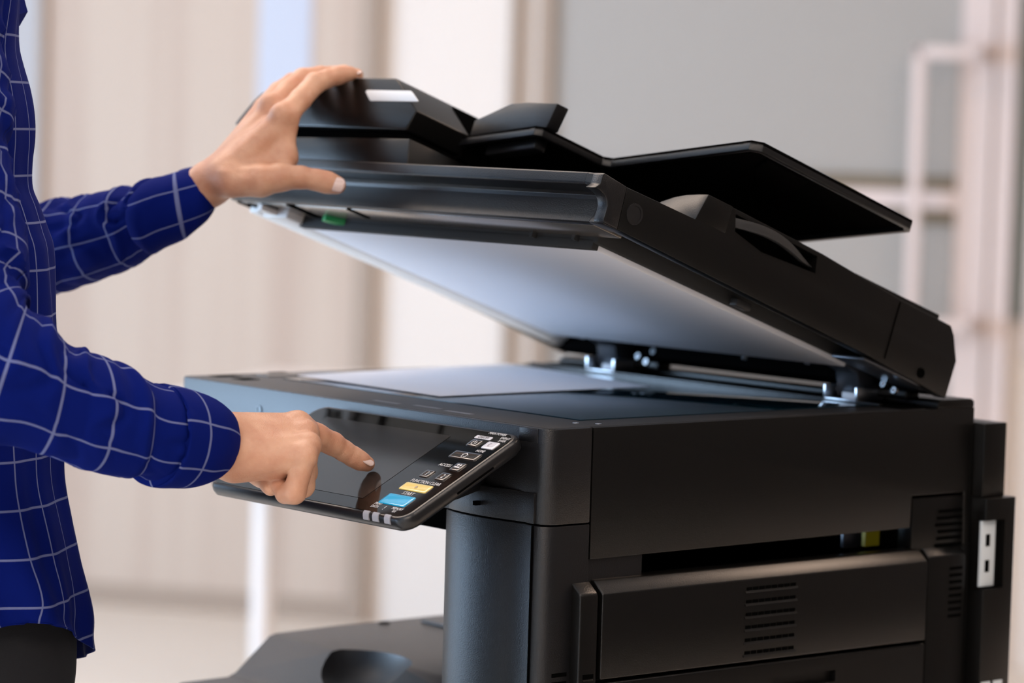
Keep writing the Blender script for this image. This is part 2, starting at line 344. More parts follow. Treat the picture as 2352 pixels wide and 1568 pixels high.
# raised block beside the grip
sbp = [(.505, .044), (.515, .054), (.528, .0625), (.542, .0680), (.556, .0710), (.5704, .0722), (.5704, .044)]
sb = MB().prism(LD, sbp, .03, .355, 1); sb.prism(lambda x, s, t: LD(x, s + (s > .37) * (.0724 - t) * .275, t), sbp[:5] + [(.572, .0723), (W + .0002, .0726), (W + .0002, .0470), (W - .001, .044)], .350, .3836, 1)
sb.build('stopper_block', MAT['plastic_shaded'], LB, bevel=.0010)
MB().prism(LD, [(.002, .0445), (.002, .055), (.03, .057), (.565, .057), (.565, .0445)], .02, .12, 1).build('lid_rear_cover', MAT['plastic_shaded'], LB, bevel=.001)
MB().prism(LD, [(.004, -.004), (.004, .030), (.016, .058), (.030, .058), (.030, -.003)], .002, W - .0145, 0).build('lid_back_panel', MAT['tray_black'], LB, bevel=.001)
MB().prism(LD, [(.4772, .0052), (.1233, .0), (.0058, -.0055), (.0048, .0329), (.0257, .045), (.4772, .044)], .0, .012, 0).build('lid_left_cover', P_, LB, bevel=.0009)
MB().disc(LD(W, .463, .0252), (1, 0, 0), .0098, .0009, 26, .0078).build('side_boss', MAT['plastic_smooth'], LB)
MB().disc(LD(W, .0498, .0065), (1, 0, 0), .0050, .0009, 20, .0034).build('side_screw', MAT['black'], LB)
MB().box(LD, W - .0002, W + .0006, .1035, .1047, .004, .062).build('cover_seam', MAT['black'], LB)
# underside
MB().box(LD, .012, W - .0145, .03, .452, .016, .024).build('lid_inner_panel', MAT['black'], LB)
fr = MB().box(LD, .066, .530, .084, .449, .0, .016).build('pad_frame', MAT['foam'], LB, bevel=.002)
MB().box(LD, .068, .5245, .4408, .4490, -.0054, .004).build('pad_edge', MAT['foam'], LB, bevel=.0008)
MB().box(LD, .078, .523, .090, .4405, -.0052, .002).build('platen_pad', MAT['pad_white'], LB, bevel=.0015)
MB().box(LD, .030, .073, .062, .470, -.0040, .012).build('feeder_backing', MAT['strip_white'], LB, bevel=.003)
MB().box(LD, .012, .030, .030, .475, -.0015, .012).build('feeder_edge', MAT['strip_white'], LB, bevel=.002)
MB().box(LD, .0735, .0765, .095, .435, -.0046, .004).build('backing_gap', MAT['trim_tan'], LB)
MB().box(LD, .012, W - .02, .4525, .4885, .0046, .012).build('front_glide', MAT['glide'], LB, bevel=.0006)
for x0, w_, s0, s1 in ((.048, .007, .452, .488), (.095, .012, .452, .490), (.196, .006, .464, .489), (.020, .005, .462, .485), (.006, .004, .465, .488)):
    MB().prism(LD, [(x0, s1), (x0 + w_, s1), (x0 + w_ + .003, s0), (x0 + .003, s0)], .0036, .006, 2).build('glide_slot', MAT['black'], LB)
MB().prism(LD, [(.119, .459), (.128, .4625), (.142, .452), (.150, .4425), (.140, .442), (.124, .451)], -.001, .006, 2).build('release_lever', MAT['green'], LB, bevel=.0008)
MB().prism(LD, [(.036, .470), (.044, .488), (.052, .488), (.056, .470), (.070, .463), (.030, .463)], -.002, .006, 2).build('white_tab', MAT['strip_white'], LB, bevel=.001)
for x0 in (.44, .50): MB().box(LD, x0, x0 + .004, .440, .455, .0, .012).build('pad_clip', MAT['foam'], LB)
MB().box(LD, .535, .545, .255, .275, -.001, .006).build('pad_catch', MAT['plastic_grey'], LB, bevel=.001)
mb = MB(); mb.box(LD, .535, W - .006, .020, .125, -.0045, -.0015)
mb.build('lid_bracket', MAT['dark_steel'], LB, bevel=.0008)
for x0, s0, r in ((.12, .085, .004), (.36, .07, .003), (.46, .08, .003)):
    MB().disc(LD(x0, s0, .0), (0, -sl, -cl), r, .004, 12, r * .6).build('lid_screw', MAT['steel'], LB)

# document feeder on the lid
FP = [(-.0340, .047), (-.0345, .056), (-.0235, .074), (-.0085, .095), (.0040, .110), (.0140, .1185), (.0350, .1265), (.062, .1345), (.078, .1368), (.2330, .1368), (.2405, .1325), (.2815, .1032), (.2733, .0835), (-.0300, .0835)]
fd = MB().prism(LD, [(-.0175, .0835)] + [p for p in FP[3:-1]], .10, .505, 1).build('document_feeder', MAT['plastic_shaded'], copier, bevel=.0018, seg=3)
MB().prism(LD, [(-.0300, .0455), (-.0345, .056), (-.0260, .072), (.2770, .0765), (.2870, .0455)], .10, .500, 1).build('feeder_base', MAT['plastic_shaded'], fd, bevel=.0015)
MB().prism(LD, [(-.024, .071), (-.020, .085), (.268, .085), (.272, .075)], .10, .496, 1).build('feeder_gap', MAT['black'], fd)
MB().prism(LD, [(.2405, .1340), (.2830, .1036), (.2750, .08), (.268, .08)], .10, .434, 1).build('feeder_hinge', MAT['black'], fd)
q0, q1, q2, q3 = (0.1919,0.1234), (0.2669,0.1233), (0.2803,0.1123), (0.2023,0.1121)
lab = [(q0[0] + .002, q0[1]), (q1[0] - .003, q1[1]), (q1[0] + .001, q1[1] - .002), (q2[0], q2[1] + .001), (q2[0] - .001, q2[1]), (q3[0] + .002, q3[1]), (q3[0] - .001, q3[1] + .002), (q0[0], q0[1] - .002)]
MB().prism(LD, lab, .5045, .5060, 1).build('status_light', MAT['label_white'], fd, bevel=.0003)
# input tray above the lid: one folded plate
def TR(x, s, h=0): return LD(x, s, .0998 + (x - .287) * .1255 + h)
tp = [(.262, .440), (.384, .440), (.390, .434), (.390, .353), (.397, .347), (.580, .347), (.589, .338), (.589, .122), (.581, .113), (.262, .113)]
def trayf(x, s, h): return TR(x, s, h)
ty = MB().prism(trayf, tp, -.0015, .0025, 2).build('input_tray', MAT['tray_black'], copier, bevel=.0007)
rim = MB()
inn = [(.262, .434), (.382, .434), (.384, .432), (.384, .350), (.394, .341), (.577, .341), (.583, .335), (.583, .125), (.578, .119), (.262, .119)]
n = len(tp)
vs = [TR(x, s, -.0068) for x, s in tp] + [TR(x, s, -.0068) for x, s in inn] + [TR(x, s, .0010) for x, s in tp] + [TR(x, s, .0010) for x, s in inn]
fs = []
for i in range(n - 1):
    fs += [(i, i + 1, n + i + 1, n + i), (2 * n + i, 3 * n + i, 3 * n + i + 1, 2 * n + i + 1), (i, 2 * n + i, 2 * n + i + 1, i + 1), (n + i, n + i + 1, 3 * n + i + 1, 3 * n + i)]
rim.add(vs, fs).build('tray_rim', P_, ty, bevel=.0008)
MB().prism(trayf, [(.545, .300), (.572, .313), (.572, .255), (.487, .205), (.478, .225)], -.0060, -.0015, 2).build('tray_rib', MAT['tray_black'], ty, bevel=.001)
MB().prism(trayf, [(.300, .425), (.372, .425), (.372, .410), (.300, .410)], -.014, -.0015, 2).build('tray_bracket', MAT['plastic_smooth'], ty, bevel=.002)
MB().prism(lambda x, s, t: LD(x, s, t), [(.262, .0455), (.262, .094), (.33, .102), (.378, .108), (.36, .075), (.33, .0455)], .12, .34, 1).build('tray_support', MAT['black'], ty)
MB().prism(LD, [(.281, .1010), (.281, .1200), (.3010, .1275), (.3240, .1365), (.3310, .1388), (.3560, .1402), (.3985, .1398), (.3925, .1150), (.33, .1070)], .4180, .434, 1).build('paper_guide', P_, ty, bevel=.0014)

# tilted control panel
G_ = MAT['gloss_black']
x0, x1 = .2620, .5590
o1 = rrect(x0, x1, .0, .1440, .013, 6)
def grow(p, d): 
    cx, cy = (x0 + x1) / 2, .072
    return [(cx + (x - cx) * (1 + d / .148), cy + (y - cy) * (1 + d / .072)) for x, y in p]
rings = []
for q_, dz in ((0, .0), (.0010, -.0005), (.0024, -.0030), (.0030, -.0070), (.0022, -.0115), (-.001, -.0145), (-.006, -.0168)):
    rings.append([PN(a, b, dz) for a, b in grow(o1, q_)])
cpn = MB().loft(rings).build('control_panel', MAT['plastic_smooth'], copier, sharp=50)
gl = MB().prism(PN, rrect(x0 + .0022, x1 - .0022, .002, .1425, .0115, 6), -.001, .0005, 2).build('panel_glass', G_, cpn)
MB().prism(PN, rrect(.292, .4805, .0165, .1270, .0004, 1), .0003, .00075, 2).build('touch_screen', MAT['screen'], cpn)
MB().prism(G, [(-.0, -.012), (-.10, -.070), (-.088, -.080), (-.03, -.070), (0, -.062)], .33, .50, 0).build('panel_arm', P_, cpn, bevel=.004)
MB().box(PN, x1 + .0025, x1 + .0034, .040, .085, -.010, -.0085).build('panel_side_slot', MAT['black'], cpn)
def key(name, xa, xb, qa, qb, m, h=.0014, r=.0014):
    pts = rrect(xa, xb, qa, qb, r, 3); cx, cy = (xa + xb) / 2, (qa + qb) / 2
    def gr(k): return [(cx + (x - cx) * (1 - k / ((xb - xa) / 2)), cy + (y - cy) * (1 - k / ((qb - qa) / 2))) for x, y in pts]
    rings = [[PN(a, b, z) for a, b in gr(k)] for k, z in ((0, .0004), (0, h * .6), (.0006, h), (.0030, h * .80))]
    return MB().loft(rings).build(name, m, cpn, sharp=60)
key('power_button', .5130, .5280, .0163, .0270, MAT['btn_black'])
key('energy_saver_button', .5350, .5512, .0163, .0275, MAT['btn_white'])
key('home_button', .5115, .5485, .0366, .0478, MAT['btn_black'])
key('access_button', .5336, .5468, .0541, .0664, MAT['btn_black'])
key('one_button', .5095, .5218, .0713, .0828, MAT['btn_black'])
key('two_button', .5320, .5452, .0715, .0834, MAT['btn_black'])
key('clear_button', .5063, .5438, .0934, .1051, MAT['btn_yellow'])
key('start_button', .5050, .5419, .1132, .1292, MAT['btn_blue'])
MB().prism(PN, rrect(.5108, .5334, .0094, .0142, .0012, 3), .0004, .0009, 2).build('on_off_plate', MAT['btn_white'], cpn)
for a, w_ in ((.5030, .0078), (.5165, .0082), (.5335, .0078)):
    rg = [[PN(a, q, z), PN(a + w_, q, z)] for q, z in ((.1432, .0012), (.1446, .0008), (.1462, -.0004), (.1472, -.0024), (.1480, -.0052))]
    rg2 = [[p - PNn * .0012 - PD * .001 for p in r] for r in reversed(rg)]
    MB().loft([r + list(reversed(r2)) for r, r2 in zip(rg, reversed(rg2))]).build('indicator_light', MAT['led'], cpn)
def text(s, x, q, h, m=None, n=.0008, sx=.8, shear=0.0, name='printed_text'):
    cu = bpy.data.curves.new('t', 'FONT'); cu.body = s; cu.size = h * 1.42; cu.align_x = 'CENTER'; cu.align_y = 'CENTER'; cu.extrude = .00004; cu.resolution_u = 3
    t = bpy.data.objects.new('t', cu); C.objects.link(t); bpy.context.view_layer.update()
    me = bpy.data.meshes.new_from_object(t.evaluated_get(bpy.context.evaluated_depsgraph_get())); bpy.data.objects.remove(t)
    for v in me.vertices: v.co = PN(x + (v.co.x * sx + v.co.y * shear), q - v.co.y, n + v.co.z)
    me.materials.clear(); me.materials.append(m or MAT['ink'])
    o = bpy.data.objects.new(name, me); C.objects.link(o); attach(o, cpn); return o
text('MAIN POWER', .5330, .0035, .0034)
text('ON/OFF', .5221, .0118, .0036, MAT['ink_dark'], n=.00105)
text('ENERGY', .5490, .0085, .0033, sx=.75); text('SAVER', .5490, .0128, .0033, sx=.75)
text('HOME', .5405, .0325, .0036)
text('ACCESS', .5225, .0605, .0040, sx=.85)
text('1', .5158, .0775, .0062, n=.0014, sx=.7); text('2', .5388, .0775, .0062, n=.0014, sx=.7)
text('FUNCTION CLEAR', .5280, .0897, .0042, sx=.82)
text('START', .5260, .1096, .0046)
text('PRINT', .5080, .1305, .0036, sx=.75); text('DATA', .5080, .1352, .0036, sx=.75)
text('!', .5215, .1350, .0060)
text('MEMORY', .5380, .1330, .0036, sx=.72); text('RX', .5380, .1372, .0034, sx=.75)
def sign(polys, name='printed_symbol', m=None, n=.0014):
    mb = MB()
    for p in polys: mb.prism(PN, p, n, n + .0002, 2)
    return mb.build(name, m or MAT['ink'], cpn, smooth=False)
def arc(cx, cy, r, a0, a1, w_, n=14):
    ps = []
    for i in range(n):
        b0 = math.radians(a0 + (a1 - a0) * i / n); b1 = math.radians(a0 + (a1 - a0) * (i + 1) / n)
        ps.append([(cx + r * math.cos(b0), cy + r * math.sin(b0)), (cx + r * math.cos(b1), cy + r * math.sin(b1)), (cx + (r - w_) * math.cos(b1), cy + (r - w_) * math.sin(b1)), (cx + (r - w_) * math.cos(b0), cy + (r - w_) * math.sin(b0))])
    return ps
sign(arc(.5205, .0222, .0032, -55, 235, .0006) + [[(.5202, .0185), (.5208, .0185), (.5208, .0220), (.5202, .0220)]])
sign(arc(.5425, .0218, .0024, 80, 280, .0006) , m=MAT['led'], n=.0015)
sign([[(.5300, .0388), (.5345, .0420), (.5330, .0420), (.5300, .0398), (.5270, .0420), (.5255, .0420)], [(.5270, .0420), (.5276, .0420), (.5276, .0455), (.5270, .0455)], [(.5270, .0450), (.5292, .0450), (.5292, .0455), (.5270, .0455)], [(.5308, .0450), (.5330, .0450), (.5330, .0455), (.5308, .0455)], [(.5324, .0420), (.5330, .0420), (.5330, .0455), (.5324, .0455)]])
sign(arc(.5385, .0580, .0014, 0, 360, .0014, 8) + arc(.5420, .0580, .0014, 0, 360, .0014, 8) + [[(.5366, .0605), (.5402, .0605), (.5402, .0625), (.5366, .0625)], [(.5405, .0605), (.5438, .0605), (.5438, .0625), (.5405, .0625)]])
sign([[(.5240, .0980), (.5262, .0975), (.5275, .1000), (.5250, .1010)]], m=MAT['trim_tan'], n=.0013)

# front column
pts = [(.4385, .030), (.4385, .004)] + [(.4385 + .1325 * k / 8, .004 - .018 * math.sin(math.pi * (k / 8) ** .8) * .55) for k in range(1, 8)] + [(.5705, -.0015)] + [(W - .014 + .014 * math.sin(math.radians(a)), .014 - .0155 * math.cos(math.radians(a))) for a in range(0, 91, 15)] + [(W, .0515), (W - .004, .052), (W - .004, .12), (.4385, .12)]
fc = MB().prism(G, pts, -.47, -.0868, 2).build('front_column', P_, copier, bevel=.001)
MB().box(G, .5690, .5700, -.0035, .002, -.47, -.087).build('column_seam', MAT['black'], fc)
MB().prism(G, [(.4385, .02)] + [(x, y - .001) for x, y in pts[1:10]] + [(.5702, .02)], -.0853, -.058, 2).build('column_collar', P_, fc, bevel=.0006)
MB().box(G, .497, .501, -.0125, -.005, -.076, -.072).build('sensor_hole', MAT['black'], fc)
for i in range(9):
    zz = -.2220 - i * .0078
    MB().box(G, W - .001, W + .0004, .012, .029, zz, zz + .0035).build('column_vent', MAT['black'], fc)
# lower body with the inner output tray
pf = [(.0, -1.02), (D, -1.02), (D, -.275), (.20, -.2755), (.128, -.2768), (.120, -.2790), (.078, -.3140), (.068, -.3178), (.010, -.3184), (.002, -.3220), (.0, -.330)]
lb = MB().prism(G, pf, .0, W - .012, 0).build('lower_body', MAT['plastic_grey'], copier, bevel=.0015, seg=3)
def ell(n, rx, ry, cx, cy): return [(cx + rx * math.cos(2 * math.pi * k / n), cy + ry * math.sin(2 * math.pi * k / n)) for k in range(n)]
# finger scoop: a bowl cut into the slope
cb = MB(); cxx, cyy, czz = .1740, .100, -.2620; rgs = []
for j in range(0, 19):
    t = math.pi * j / 18
    rgs.append([G(cxx + .071 * math.sin(t) * math.cos(2 * math.pi * k / 40), cyy + .059 * math.sin(t) * math.sin(2 * math.pi * k / 40), czz - .050 * math.cos(t)) for k in range(40)])
cb.loft(rgs)
cut(lb, cb)
for o_ in (lb,): o_.data.set_sharp_from_angle(angle=math.radians(40))
MB().box(G, .03, .40, .30, .42, -.275, -.272).build('tray_step', MAT['plastic_grey'], lb, bevel=.001)
mb = MB(); mb.disc(G(.015, .262, -.2752), (0, 0, 1), .006, .0012, 16, .003)
mb.build('tray_hole', MAT['black'], lb)
# rear wall of the output bay and a black block painted in as its inner darkness
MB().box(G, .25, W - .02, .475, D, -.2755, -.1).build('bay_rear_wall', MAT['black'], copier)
MB().box(G, .44, W - .016, .115, .475, -.2755, -.139).build('bay_dark_block', MAT['black'], copier)
mb = MB().box(G, W - .05, W - .045, .455, .475, -.139, -.112); mb.build('bay_label', MAT['yellow_tape'], copier)
MB().box(G, W - .05, W - .045, .425, .448, -.139, -.118).build('bay_lever', MAT['dark_steel'], copier, bevel=.001)
# right side: doors
sd = MB().prism(G, [(W - .013, -.2270), (W + .0135, -.2262), (W + .0135, -.1500), (W + .0125, -.1478), (W + .0005, -.1378), (W - .013, -.1370)], .0580, .4840, 1).build('upper_side_door', MAT['plastic_shaded'], copier, bevel=.0016, seg=3)
for i in range(6):
    zz = -.1565 - i * .01205
    mb = MB()
    for k in range(8): mb.box(G, W + .0100, W + .0139, .2365 + k * .0082, .2435 + k * .0082, zz - .0022, zz + .0008)
    mb.build('door_vent', MAT['black'], sd)
    MB().prism(G, [(W + .0130, zz - .0046), (W + .0148, zz - .0046), (W + .0136, zz - .0024), (W + .0130, zz - .0024)], .2350, .3035, 1).build('vent_lip', MAT['plastic_shaded'], sd)
se = MB().prism(G, [(W - .013, -.50), (W + .0125, -.50), (W + .0125, -.1505), (W + .0110, -.1470), (W + .0, -.1385), (W - .013, -.1395)], .0325, .0540, 1).build('side_edge_post', MAT['plastic_shaded'], copier, bevel=.0018, seg=3)
for i in range(5): MB().box(G, W + .0110, W + .0129, .0375, .0500, -.2240 - i * .0082, -.2200 - i * .0082).build('post_vent', MAT['black'], se)
for i in range(5): MB().prism(G, [(W + .0122, -.2245 - i * .0082), (W + .0138, -.2255 - i * .0082), (W + .0122, -.2265 - i * .0082)], .0375, .0495, 1).build('post_vent_lip', MAT['plastic_shaded'], se)
ld = MB().prism(G, [(W - .013, -.60), (W + .0125, -.60), (W + .0125, -.2310), (W + .0115, -.2295), (W - .013, -.2295)], .0580, .4840, 1).build('lower_side_door', MAT['plastic_shaded'], copier, bevel=.0012)
cm = MB(); cm.box(G, W + .004, W + .02, .196, .262, -.275, -.2535); cm.box(G, W + .006, W + .02, .276, .360, -.2555, -.2445); cm.box(G, W + .006, W + .02, .276, .360, -.2700, -.2620); cut(ld, cm)
MB().box(G, W + .004, W + .012, .200, .256, -.275, -.2600).build('side_door_handle', MAT['plastic_smooth'], ld, bevel=.002)
rs = MB().prism(G, [(W - .02, -1.0), (W + .0085, -1.0), (W + .0085, -.1480), (W + .0075, -.1450), (W - .001, -.1370), (W - .02, -.1370)], .4895, .5445, 1).build('rear_side_cover', MAT['plastic_shaded'], copier, bevel=.0012)
MB().box(G, W - .02, W - .001, .474, D, -.140, -.0875).build('rear_side_block', MAT['plastic_shaded'], rs, bevel=.001)
MB().box(G, W - .01, W + .001, .546, D + .0, -1.0, -.137).build('rear_edge_strip', MAT['plastic_shaded'], rs, bevel=.001)
for i in range(6): MB().box(G, W - .001, W + .0006, .512 - (i % 3) * .002, .5450, -.1035 - i * .0068, -.1010 - i * .0068).build('rear_vent', MAT['black'], rs)
for i in range(8): MB().box(G, W + .0080, W + .0091, .5210, .5390, -.1600 - i * .0068, -.1572 - i * .0068).build('rear_lower_vent', MAT['black'], rs)
MB().box(G, W - .0125, W - .0110, .053, .4895, -.60, -.138).build('door_gap_shade', MAT['black'], copier)  # black plate painted in as the shade between the doors
# rear units behind the right side
ru = MB().box(G, .32, .6045, D + .001, D + .045, -.30, -.0900).build('rear_interface_box', MAT['plastic_shaded'], copier, bevel=.0012)
ru2 = MB().box(G, .36, .5985, D + .001, D + .034, -.0900, -.0155).build('rear_upper_box', MAT['plastic_shaded'], copier, bevel=.0012)
cut(ru, MB().box(G, .596, .62, D + .0005, D + .030, -.181, -.112))
pp = MB().box(G, .5965, .6000, D + .001, D + .0215, -.179, -.113).build('port_panel', MAT['port_white'], ru, bevel=.0006)
for zz in (-.1325, -.1585): MB().box(G, .5995, .6005, D + .007, D + .0130, zz - .006, zz + .006).build('network_port', MAT['black'], pp)
pl_ = MB().box(G, .6045, .6055, D + .003, D + .034, -.2800, -.2745); pl_.box(G, .6045, .6055, D + .016, D + .020, -.30, -.2745)
pl_.build('lower_port_frame', MAT['port_white'], ru)
MB().box(G, .33, .60, D, D + .035, -1.0, -.30).build('rear_cover', MAT['plastic_shaded'], copier, bevel=.002)
# paper cassettes below
for i in range(3):
    z1 = -.40 - i * .19
    cs = MB().box(G, .012, W - .03, -.006, .02, z1 - .18, z1).build('paper_cassette', MAT['plastic_grey'], copier, bevel=.003)
    MB().box(G, .18, .38, -.0085, -.005, z1 - .05, z1 - .02).build('cassette_handle', MAT['black'], cs, bevel=.001)
for x in (.05, W - .05):
    for y in (.06, D - .06): MB().tube([G(x, y, -1.05), G(x, y, -1.01)], .03, 16).build('foot', MAT['black'], copier)

# sheet of paper on the glass
pc = [Vector((0.0619,0.1036,0.0030)), Vector((0.3094,0.0955,0.0030)), Vector((0.3054,0.3759,0.0030)), Vector((0.0174,0.4226,0.0030))]
NX = 16; vs = []; fs = []
for k in (0, 1):
    for i in range(NX + 1):
        for j in range(NX + 1):
            u, v = i / NX, j / NX
            p = pc[0] * (1 - u) * (1 - v) + pc[1] * u * (1 - v) + pc[2] * u * v + pc[3] * (1 - u) * v
            vs.append((p.x, p.y, H + .0024 + .0022 * (math.sin(u * 3.0 + .4) * math.sin(v * 2.6)) ** 2 * (1 + u) + .0004 * k))
m_ = (NX + 1) ** 2
for k in (0, 1):
    for i in range(NX):
        for j in range(NX): a = k * m_ + i * (NX + 1) + j; fs.append((a, a + 1, a + NX + 2, a + NX + 1))
tag(MB().add(vs, fs).build('paper_sheet', MAT['paper'], None), 'white sheet of paper lying on the scanner glass under the open lid', 'paper')

# ---------------------------------------------------------------- the person
def seg_d(P, a, b, ra, rb):
    a = np.array(a, float); b = np.array(b, float); ab = b - a; L = (ab @ ab) + 1e-12
    t = np.clip(((P - a) @ ab) / L, 0, 1)
    return np.linalg.norm(P - (a + t[..., None] * ab), axis=-1) - (ra + (rb - ra) * t)
def smin(a, b, k):
    h = np.clip(.5 + .5 * (b - a) / k, 0, 1); return b + (a - b) * h - k * h * (1 - h)
def chain(P, pts, k=.004):
    d = None
    for (a, ra), (b, rb) in zip(pts[:-1], pts[1:]):
        q = seg_d(P, a, b, ra, rb); d = q if d is None else smin(d, q, k)
    return d
def surface_net(fun, lo, hi, h):
    lo = np.array(lo, float); hi = np.array(hi, float); n = np.ceil((hi - lo) / h).astype(int) + 1
    ax = [lo[i] + h * np.arange(n[i]) for i in range(3)]
    F = np.empty(n, np.float32)
    step = max(1, int(4e5 // (n[1] * n[2])))
    for i in range(0, n[0], step):
        X_, Y_, Z_2 = np.meshgrid(ax[0][i:i + step], ax[1], ax[2], indexing='ij'); F[i:i + step] = fun(np.stack([X_, Y_, Z_2], -1))
    S = F < 0
    acc = np.zeros((n[0] - 1, n[1] - 1, n[2] - 1, 3)); cnt = np.zeros(acc.shape[:3])
    cor = [(i, j, k) for i in (0, 1) for j in (0, 1) for k in (0, 1)]
    def sub(A, c): return A[c[0]:n[0] - 1 + c[0], c[1]:n[1] - 1 + c[1], c[2]:n[2] - 1 + c[2]]
    for c0 in cor:
        for d in range(3):
            if c0[d]: continue
            c1 = list(c0); c1[d] = 1
            f0, f1 = sub(F, c0), sub(F, c1); x = (f0 < 0) != (f1 < 0)
            t = np.where(x, f0 / np.where(x, f0 - f1, 1), 0)
            for e in range(3):
                acc[..., e] += np.where(x, c0[e] + (t if e == d else 0), 0)
            cnt += x
    act = cnt > 0; idx = -np.ones(act.shape, int); idx[act] = np.arange(act.sum())
    ii = np.argwhere(act); V = lo + h * (ii + acc[act] / cnt[act][:, None])
    Q = []
    for d in range(3):
        e, g = (d + 1) % 3, (d + 2) % 3
        sl0 = [slice(None)] * 3; sl1 = [slice(None)] * 3; sl0[d] = slice(0, n[d] - 1); sl1[d] = slice(1, n[d])
        ch = S[tuple(sl0)] != S[tuple(sl1)]; fl = S[tuple(sl0)]
        pos = np.argwhere(ch); ok = (pos[:, e] > 0) & (pos[:, g] > 0) & (pos[:, e] < n[e] - 1) & (pos[:, g] < n[g] - 1); pos = pos[ok]
        def gi(de, dg):
            q = pos.copy(); q[:, e] -= de; q[:, g] -= dg; return idx[q[:, 0], q[:, 1], q[:, 2]]
        q = np.stack([gi(1, 1), gi(0, 1), gi(0, 0), gi(1, 0)], 1); f = fl[pos[:, 0], pos[:, 1], pos[:, 2]]
        q[~f] = q[~f][:, ::-1]; Q.append(q)
    return V, np.concatenate(Q)
def A3(p): return np.array((p[0], p[1], p[2] + H))
VDIR = np.array(Fv)

# right hand: index finger on the screen, the other fingers curled under
def hand_right(P):
    J = lambda p: A3(p)
    wr = J((0.4260,-0.2330,-0.0181)); 
    d = chain(P, [(J((0.4379,-0.2966,-0.0010)), .0290), (J((0.4304,-0.2599,-0.0120)), .0255), (J((0.4253,-0.2335,-0.0151)), .0225)], .01)
    d = smin(d, seg_d(P, J((0.4261,-0.2429,-0.0253)), J((0.4296,-0.2268,-0.0303)), .0190, .0170), .014)
    for a, ra, b, rb in ((J((0.4150,-0.2197,-0.0063)), .0150, J((0.4342,-0.1654,-0.0052)), .0128), (J((0.4259,-0.2293,-0.0126)), .0165, J((0.4494,-0.1696,-0.0101)), .0128), (J((0.4331,-0.2341,-0.0212)), .0165, J((0.4685,-0.1789,-0.0186)), .0122), (J((0.4350,-0.2329,-0.0306)), .0165, J((0.4775,-0.1894,-0.0264)), .0118)):
        d = smin(d, seg_d(P, a, b, ra, rb), .010)
    d = smin(d, seg_d(P, J((0.4267,-0.2247,-0.0360)), J((0.4529,-0.1966,-0.0378)), .0150, .0105), .010)
    d = smin(d, seg_d(P, J((0.4113,-0.2052,-0.0189)), J((0.4279,-0.1699,-0.0207)), .018, .014), .012)
    for kn, r in (((0.4380,-0.1664,0.0002), .0095), ((0.4565,-0.1701,-0.0067), .0098), ((0.4745,-0.1792,-0.0150), .0092), ((0.4838,-0.1894,-0.0242), .0088)):
        d = smin(d, np.linalg.norm(P - J(kn), axis=-1) - r, .007)
    idx_ = chain(P, [(J((0.4384,-0.1636,-0.0060)), .0120), (J((0.4386,-0.1454,-0.0141)), .0116), (J((0.4386,-0.1275,-0.0211)), .0103), (J((0.4396,-0.1160,-0.0278)), .0092), (J((0.4415,-0.1065,-0.0335)), .0090), (J((0.4434,-0.1000,-0.0372)), .0084), (J((0.4450,-0.0937,-0.0401)), .0070)], .003)
    fing = smin(d, idx_, .006)
    mid = chain(P, [(J((0.4532,-0.1681,-0.0098)), .0112), (J((0.4396,-0.1586,-0.0453)), .0108), (J((0.4167,-0.1560,-0.0568)), .0095), (J((0.4109,-0.1617,-0.0462)), .0085)], .004)
    fing = smin(fing, mid, .004)
    ring = chain(P, [(J((0.4693,-0.1781,-0.0201)), .0105), (J((0.4580,-0.1735,-0.0545)), .0098), (J((0.4344,-0.1714,-0.0618)), .0090), (J((0.4240,-0.1733,-0.0520)), .0080)], .004)
    fing = smin(fing, ring, .0022)
    pin = chain(P, [(J((0.4814,-0.1894,-0.0268)), .0098), (J((0.4729,-0.1936,-0.0572)), .0100), (J((0.4631,-0.1962,-0.0596)), .0090)], .004)
    fing = smin(fing, pin, .0022)
    pin2 = chain(P, [(J((0.4611,-0.1953,-0.0591)), .0086), (J((0.4482,-0.1957,-0.0498)), .0078)], .003)
    fing = smin(fing, pin2, .0010)
    th_ = chain(P, [(J((0.4126,-0.2056,-0.0361)), .014), (J((0.4208,-0.1923,-0.0475)), .0105), (J((0.4393,-0.1958,-0.0538)), .0080), (J((0.4449,-0.1988,-0.0561)), .0072)], .004)
    fing = smin(fing, th_, .0016)
    # tendons and creases
    for a, b, dep in ((J((0.4600,-0.2394,-0.0069)), J((0.4709,-0.1871,-0.0054)), .0007), (J((0.4628,-0.2412,-0.0111)), J((0.4821,-0.1903,-0.0137)), .0006)):
        q = seg_d(P, a, b, 0, 0); fing -= dep * np.exp(-(q / .0042) ** 2)
    for a, b, dep, w in ((J((0.4425,-0.1505,-0.0031)), J((0.4532,-0.1558,-0.0258)), .0016, .0020), (J((0.4426,-0.1422,-0.0290)), J((0.4496,-0.1369,-0.0278)), .0007, .0012), (J((0.4477,-0.1186,-0.0398)), J((0.4517,-0.1168,-0.0387)), .0006, .0011),
                         (J((0.4723,-0.2055,-0.0456)), J((0.4905,-0.1956,-0.0407)), .0011, .0016), (J((0.4657,-0.2055,-0.0451)), J((0.4728,-0.2050,-0.0455)), .0016, .0022), (J((0.4353,-0.2489,-0.0374)), J((0.4498,-0.2463,-0.0296)), .0010, .0016)):
        q = seg_d(P, a, b, 0, 0); fing += dep * np.exp(-(q / w) ** 2)
    return fing
